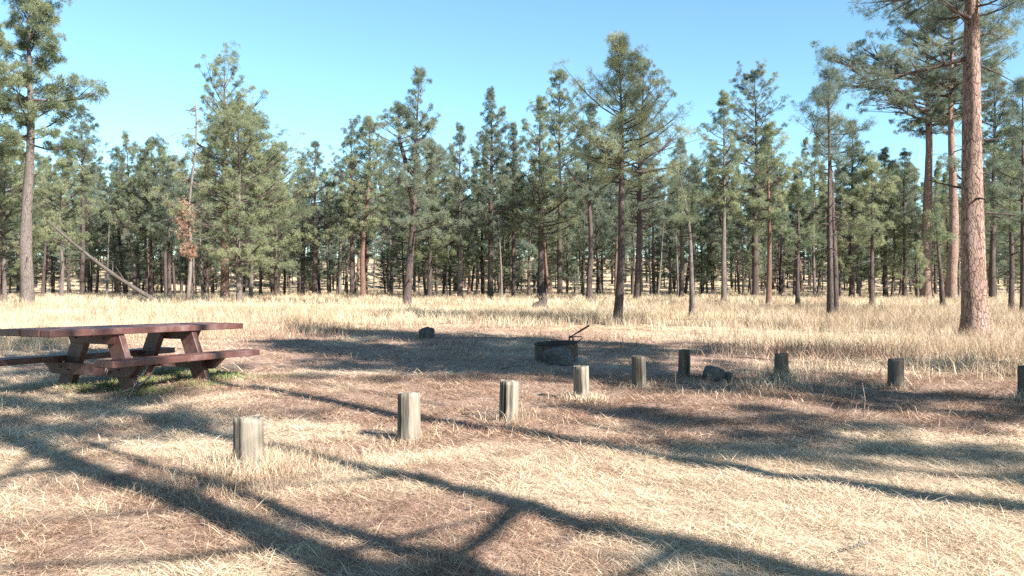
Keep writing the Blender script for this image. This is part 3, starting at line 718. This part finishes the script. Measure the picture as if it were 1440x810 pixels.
def cylinder_log(H, r, seed, n=44, rows=14, uneven=.012, groove=.05, chip=None):
    rg = np.random.default_rng(seed); ang = np.linspace(0, 2 * PI, n, endpoint=False)
    gr = sum(rg.uniform(.3, 1) * np.sin(ang * k + rg.uniform(0, 6.28)) / k for k in (2, 3, 5, 8, 13)) * .5
    cracks = np.zeros(n); 
    for c in rg.integers(0, n, 13): cracks[c] -= rg.uniform(.5, 1.6)
    rad = r * (1 + groove * gr * .6 + groove * cracks)
    top = H + uneven * sum(np.sin(ang * k + rg.uniform(0, 6.28)) for k in (1, 2, 3)) + rg.normal(0, uneven * .25, n)
    if chip:
        ca, cw, cdp = chip; dd = np.abs((ang - ca + PI) % (2 * PI) - PI); top -= cdp * np.clip(1 - dd / cw, 0, 1)
    mb = MB(); vs = []; fs = []
    for q in range(rows):
        t = q / (rows - 1)
        for k in range(n):
            z = -.12 + (top[k] + .12) * t; rr_ = rad[k] * (1.03 - .05 * t + rg.normal(0, .004)) * (1 if t < .999 else .975)
            vs.append((rr_ * math.cos(ang[k]), rr_ * math.sin(ang[k]), z))
    for q in range(rows - 1):
        for k in range(n):
            k2 = (k + 1) % n; fs.append((q * n + k, q * n + k2, (q + 1) * n + k2, (q + 1) * n + k))
    b = (rows - 1) * n
    for f, dz in ((.7, -.006), (.35, .003)):
        s0 = len(vs)
        for k in range(n): vs.append((rad[k] * f * math.cos(ang[k]), rad[k] * f * math.sin(ang[k]), top[k] * .6 + H * .4 + dz + rg.normal(0, .0035)))
        for k in range(n): k2 = (k + 1) % n; fs.append((b + k, b + k2, s0 + k2, s0 + k))
        b = s0
    vs.append((0, 0, H)); c = len(vs) - 1
    for k in range(n): fs.append((b + k, b + (k + 1) % n, c))
    mb.add(vs, fs); return mb

x0, d = at(600, 476)
tag(obj('stump', cylinder_log(.24, .2, 91, 30, 8, .02, .08).mesh('stump', M['log_wood'], True), None, (x0, d, gz(x0, d))), 'low dark cut stump at the edge of the shaded grass', 'stump')

# ------------------------------------------------------------------ posts
PL = ['thickest weathered post in a tall dry tuft, nearest one', 'second weathered round post from the left with straight cut top', 'cracked weathered post, third from the left, with grass stalks at its foot',
      'small pale post in sun in front of the fire ring', 'shaded post right of the small sunlit post', 'darkest post, left of the dark boulder', 'short post half hidden in the dry grass clump',
      'dark post standing alone right of the dry grass clump', 'post cut off by the right edge of the photo']
PTOP = [585, 550, 535, 514, 500, 492, 497, 504, 516]
for k, ((px, py, w), (x, y)) in enumerate(zip(POSTS, PXY)):
    h = (py - PTOP[k]) / F * y
    z0 = gz(x, y)
    mbp = cylinder_log(h - z0 * 0, w / 2, 400 + k, chip=(2.9, .5, .05) if k == 0 else None, uneven=.003 + (.004 if k == 0 else 0), groove=.07 if k in (0, 2) else .04)
    o = obj('wooden_post', mbp.mesh('wooden_post', M['post'] if k < 4 else M['post_shaded'], False), None, (x, y, z0 * .5), (random.Random(k).uniform(-.05, .05), random.Random(k + 9).uniform(-.05, .05), .3 * k))
    for p in o.data.polygons: p.use_smooth = abs(p.normal.z) < .5
    tag(o, PL[k], 'post', 'wooden barrier posts along the campsite')

# ------------------------------------------------------------------ rocks
def boulder(loc, dims, seed, label, mat='rock', name='boulder', cat='boulder', sub=4):
    import bmesh
    bm = bmesh.new(); bmesh.ops.create_icosphere(bm, subdivisions=sub, radius=1)
    from mathutils import noise as mn
    for v in bm.verts:
        p = v.co.copy(); n = mn.fractal(p * 1.1 + Vector((seed, 0, 0)), 1.0, 2.0, 4) * .22 + mn.noise(p * .8 + Vector((0, seed, 0))) * .25
        v.co = p * (1 + n)
        for a in (Vector((.5, -.7, .5)), Vector((-.7, -.5, .3)), Vector((.1, .2, 1))):
            a = a.normalized(); q = v.co.dot(a)
            if q > .8: v.co -= a * (q - .8) * .8
    me = bpy.data.meshes.new(name); bm.to_mesh(me); bm.free()
    for p in me.polygons: p.use_smooth = True
    me.materials.append(M[mat])
    o = obj(name, me, None, loc, (0, 0, seed)); o.scale = dims
    return tag(o, label, cat)
x, y = at(786, 514); boulder((x, y, gz(x, y) + .13), (.30, .22, .19), 2, 'grey boulder leaning against the front of the fire ring')
x, y = at(1002, 533); boulder((x, y, gz(x, y) + .085), (.165, .15, .125), 5, 'dark rounded boulder beside the darkest post')
x, y = at(1022, 533); boulder((x, y, gz(x, y) + .05), (.08, .08, .08), 8, 'small pale stone touching the dark rounded boulder', name='stone', cat='stone', sub=3)
x, y = at(815, 510); mb = MB(); mb.box((0, 0, .02), (.06, .06, .075)); o = obj('concrete_block', mb.mesh('concrete_block', M['block']), None, (x, y, gz(x, y)), (0, 0, .35)); bevel(o, .012)
tag(o, 'pale concrete block at the right foot of the fire ring', 'block')

# ------------------------------------------------------------------ fire ring
x, y = at(783, 509); y += .35; x = (783 - 720) / F * y
fr = thing('fire_ring', 'low black steel fire ring with raised grate handle', 'fire ring', (x, y, gz(x, y)), (.0, -.045, 0))
mb = MB(); n = 56; Rr = .385; hR = .33; th = .008
vs = []; fs = []
for (rr_, z) in ((Rr, -.05), (Rr, hR), (Rr - th, hR), (Rr - th, -.05)):
    for k in range(n): vs.append((rr_ * math.cos(2 * PI * k / n), rr_ * math.sin(2 * PI * k / n), z))
for q in range(3):
    for k in range(n): k2 = (k + 1) % n; fs.append((q * n + k, q * n + k2, (q + 1) * n + k2, (q + 1) * n + k))
mb.add(vs, fs); obj('ring_wall', mb.mesh('ring_wall', M['steel']), fr)
mb = MB(); mb.tube([(Rr * math.cos(2 * PI * k / n) * 1.012, Rr * math.sin(2 * PI * k / n) * 1.012, hR) for k in range(n + 1)], [.014] * (n + 1), 8, False); obj('rim', mb.mesh('rim', M['iron'], True), fr)
mb = MB()
for k in range(11):
    yy = -.26 + .052 * k; hx = math.sqrt(max(.0, .33 ** 2 - yy ** 2)); mb.tube([(-hx, yy, hR - .03), (hx, yy, hR - .03)], [.006] * 2, 6)
obj('grate', mb.mesh('grate', M['iron'], True), fr)
mb = MB()
mb.tube([(.22, -.28, hR - .06), (.22, -.28, hR + .12), (.235, -.28, hR + .125), (.285, -.24, hR + .10), (.305, -.24, hR - .04)], [.013] * 5, 7); mb.box((.265, -.265, hR + .005), (.05, .03, .012))
obj('bracket', mb.mesh('bracket', M['iron']), fr)
mb = MB(); mb.tube([(.225, -.28, hR + .105), (.38, -.28, hR + .19), (.58, -.29, hR + .30)], [.012, .012, .012], 8)
mb.tube([(.38, -.28, hR + .19), (.58, -.29, hR + .30)], [.016, .016], 8)
obj('handle', mb.mesh('handle', M['iron'], True), fr)
mb = MB(); mb.tube([(.235, -.28, hR + .10), (.30, -.27, hR + .115), (.44, -.27, hR + .11), (.455, -.27, hR + .095), (.41, -.27, hR + .05), (.33, -.26, hR + .015)], [.009] * 6, 7)
obj('handle_loop', mb.mesh('handle_loop', M['iron'], True), fr)
vs = [(0, 0, .04)] + [(.37 * math.cos(2 * PI * k / 24), .37 * math.sin(2 * PI * k / 24), .03) for k in range(24)]
mb = MB(); mb.add(vs, [(0, 1 + k, 1 + (k + 1) % 24) for k in range(24)]); obj('ash_bed', mb.mesh('ash_bed', M['ash']), fr)

# ------------------------------------------------------------------ picnic table: local U (length) = x, V (towards the right bench) = -y
u = Vector((.385, .923)).normalized()
TO = (-5.0, 10.7); yaw = math.atan2(u.y, u.x)
tb = thing('picnic_table', 'heavy red-brown timber picnic table with attached benches', 'picnic table', (TO[0], TO[1], 0), (0, .018, yaw))
TH, BT = .80, .08
L0, L1, HWd = -1.6, 1.55, .43
w = (2 * HWd - .04) / 5
for k in range(5):                                            # top planks
    c = -HWd + w / 2 + k * (w + .01); dl = [0, .012, -.01, .008, .0][k]
    mb = MB(); mb.box((0, 0, 0), ((L1 - L0) / 2 + dl, w / 2, BT / 2)); o = obj('top_plank', mb.mesh('top_plank', M['table_wood']), tb, ((L0 + L1) / 2, c, TH - BT / 2 + [0, .003, -.002, .002, 0][k])); bevel(o, .008)
for (s, a, b, nm) in ((-1, -1.12, 1.42, 'bench'), (1, -1.55, 1.2, 'bench')):
    bt = None
    for q in range(2):
        c = s * (.62 + q * .155) 
        mb = MB(); mb.box((0, 0, 0), ((b - a) / 2, .0725, .04)); o = obj('bench_plank', mb.mesh('bench_plank', M['table_wood']), tb, ((a + b) / 2, c, .43 - .04)); bevel(o, .008)
def plank(p0, p1, w, t, name, mat):     # board in a V-Z plane: from (y,z) p0 to p1, ends cut level
    (x_, y0, z0), (_, y1, z1) = p0, p1
    mb = MB(); hw = w / 2; ht = t / 2
    mb.hexa([(x_ - ht, y0 - hw, z0), (x_ + ht, y0 - hw, z0), (x_ + ht, y0 + hw, z0), (x_ - ht, y0 + hw, z0),
             (x_ - ht, y1 - hw, z1), (x_ + ht, y1 - hw, z1), (x_ + ht, y1 + hw, z1), (x_ - ht, y1 + hw, z1)])
    o = obj(name, mb.mesh(name, M[mat]), tb); bevel(o, .006); return o
for ux in (-.6, .6):
    for s in (-1, 1):
        plank((ux, s * .60, -.05), (ux, s * .27, TH - BT - .003), .25, .09, 'leg', 'table_shaded')
    xb = ux - .09 if ux < 0 else ux + .09
    mb = MB(); z0, z1 = .20, .347
    mb.hexa([(xb - .043, -.66, z0), (xb + .043, -.66, z0), (xb + .043, .66, z0), (xb - .043, .66, z0), (xb - .043, -.84, z1), (xb + .043, -.84, z1), (xb + .043, .84, z1), (xb - .043, .84, z1)])
    o = obj('bench_support', mb.mesh('bench_support', M['table_shaded']), tb); bevel(o, .006)
    mb = MB(); z0, z1 = TH - BT - .125, TH - BT - .002
    mb.hexa([(xb - .043, -.33, z0), (xb + .043, -.33, z0), (xb + .043, .33, z0), (xb - .043, .33, z0), (xb - .043, -.40, z1), (xb + .043, -.40, z1), (xb + .043, .40, z1), (xb - .043, .40, z1)])
    o = obj('top_cleat', mb.mesh('top_cleat', M['table_shaded']), tb); bevel(o, .006)
for (bx, by, bz) in ((-.735, .50, .29), (-.735, .36, .26), (-.735, -.50, .29), (-.735, -.36, .26), (-.735, .24, .67), (-.735, -.24, .67)):
    mb = MB(); mb.tube([(bx + .02, by, bz), (bx - .012, by, bz)], [.014, .012], 8); obj('bolt', mb.mesh('bolt', M['iron']), tb)
mw = tb.matrix_basis
def chain(pts, r, label):
    mb = MB(); P = [Vector(p) for p in pts]
    k = 0
    for a, b in zip(P, P[1:]):
        n = max(1, int((b - a).length / (r * 3.2)))
        for q in range(n):
            c = a.lerp(b, (q + .5) / n); d = (b - a).normalized(); s = d.orthogonal().normalized()
            if k % 2: s = d.cross(s)
            k += 1
            ring = [c + (d * math.cos(t) * 1.9 + s * math.sin(t)) * r for t in np.linspace(0, 2 * PI, 9)]
            mb.tube(ring, [r * .3] * 9, 5, False)
    return tag(obj('chain', mb.mesh('chain', M['chain'], True)), label, 'chain')
def tw(p): 
    return Matrix.LocRotScale(Vector((TO[0], TO[1], 0)), Euler((0, .018, yaw)), None) @ Vector(p)
chain([tw((-.75, -.30, .40)), tw((-.752, -.31, .30)), tw((-.75, -.33, .22))], .012, 'short rusty chain hanging from the near bench support')
chain([tw((-.50, -.76, .37)), tw((-.58, -.74, .25)), tw((-.66, -.69, .12)), tw((-.72, -.70, .02))], .012, 'longer rusty chain hanging by the near bench leg')
# pale branch propped against the near leg
p0 = tw((-.45, -.80, .33)); p1 = tw((-.72, -.80, .10)); p2 = tw((-.95, -.72, .03)); p3 = tw((-1.3, -.62, .02))
mb = MB(); mb.tube([p0, (p0 + p1) / 2 + Vector((.03, 0, -.02)), p1, p2, p3], [.012, .013, .014, .012, .006], 6)
tag(obj('branch', mb.mesh('branch', M['dead_wood'], True)), 'bent pale dead branch lying against the near bench leg', 'branch')
# green grass in the table's shade
n = 7000; uu = rng.uniform(-.9, 1.5, n); vv = rng.normal(-.1, .55, n)
gx = []; 
pw = np.array([tuple(tw((a, -b, 0))) for a, b in zip(uu, vv + .25)])
kk = fbm(pw[:, 0] * 2.2, pw[:, 1] * 2.2, 71, 2) > rng.normal(.46, .06, len(pw))
pw = pw[kk]
me = blades('green_grass', pw[:, 0], pw[:, 1], rng.uniform(.04, .13, len(pw)), np.abs(rng.normal(.4, .25, len(pw))), np.full(len(pw), .008), M['green'], rng.uniform(0, 1, len(pw)), rng)
stuff('green_grass', me, 'fresh green grass growing in the shade under the picnic table')

# twigs and sticks on the straw
for (px, py, a, l, lab) in ((283, 742, 2.2, .22, 'short pale forked stick on the straw below the nearest post'), (655, 720, 1.0, .10, 'small dark twig on the shaded straw at the bottom centre'),
                            (1170, 790, .4, .3, 'thin twig on the sunlit straw in the lower right'), (1215, 588, 1.2, .35, 'upright pale stalk in the grass below the lone dark post'),
                            (705, 520, .3, .5, 'dead branch on the ground left of the fire ring'), (875, 512, 2.3, .3, 'thin pale stick in the shade right of the fire ring')):
    x, y = at(px, py); z0 = gz(x, y); mb = MB()
    up = .9 if 'upright' in lab else .12
    e = Vector((math.cos(a) * l, math.sin(a) * l, l * up)); mid = e * .5 + Vector((.02, 0, .015))
    mb.tube([(0, 0, .01), mid, e], [.007, .006, .003], 6); mb.tube([mid, mid + Vector((math.cos(a + .7), math.sin(a + .7), .3)) * l * .35], [.005, .002], 5)
    tag(obj('twig', mb.mesh('twig', M['dead_wood'], True), None, (x, y, z0)), lab, 'twig')

# ------------------------------------------------------------------ light, sky, camera
W_ = bpy.data.worlds.new('World'); sc.world = W_; W_.use_nodes = True
nt = W_.node_tree; nt.nodes.clear()
sky = N(nt, 'ShaderNodeTexSky', sky_type='NISHITA', sun_disc=False)
sky.sun_elevation = ELEV; sky.sun_rotation = math.atan2(SUN_AZ.x, SUN_AZ.y)
sky.air_density = 1.0; sky.dust_density = .6; sky.ozone_density = 1.0; sky.altitude = 1800
bg = N(nt, 'ShaderNodeBackground', Strength=.070); wo = nt.nodes.new('ShaderNodeOutputWorld')
nt.links.new(mixc(nt, 1.0, sky.outputs[0], (.82, 1.055, 1.0), 'MULTIPLY'), bg.inputs[0]); nt.links.new(bg.outputs[0], wo.inputs[0])
sl = bpy.data.lights.new('sun', 'SUN'); sl.energy = 5.0; sl.angle = math.radians(.53); sl.color = (1, .94, .88)
so = bpy.data.objects.new('sun', sl); C.objects.link(so)
ts = Vector((SUN_AZ.x * math.cos(ELEV), SUN_AZ.y * math.cos(ELEV), math.sin(ELEV)))
so.rotation_euler = ts.to_track_quat('Z', 'Y').to_euler()

cam = bpy.data.cameras.new('camera'); co = bpy.data.objects.new('camera', cam); C.objects.link(co)
cam.sensor_width = 36; cam.lens = F / 1440 * 36; cam.clip_end = 3000; cam.clip_start = .05
co.location = (0, 0, HC); co.rotation_euler = (PI / 2 - math.atan((405 - HZ) / F), 0, 0)
sc.camera = co
sc.render.resolution_x = 1024; sc.render.resolution_y = 576
vs_ = sc.view_settings; vs_.view_transform = 'Standard'; vs_.look = 'None'; vs_.exposure = 2.0; vs_.gamma = 1
sc.cycles.use_denoising = False
sc.cycles.max_bounces = 5; sc.cycles.diffuse_bounces = 3; sc.cycles.transmission_bounces = 3; sc.cycles.transparent_max_bounces = 4
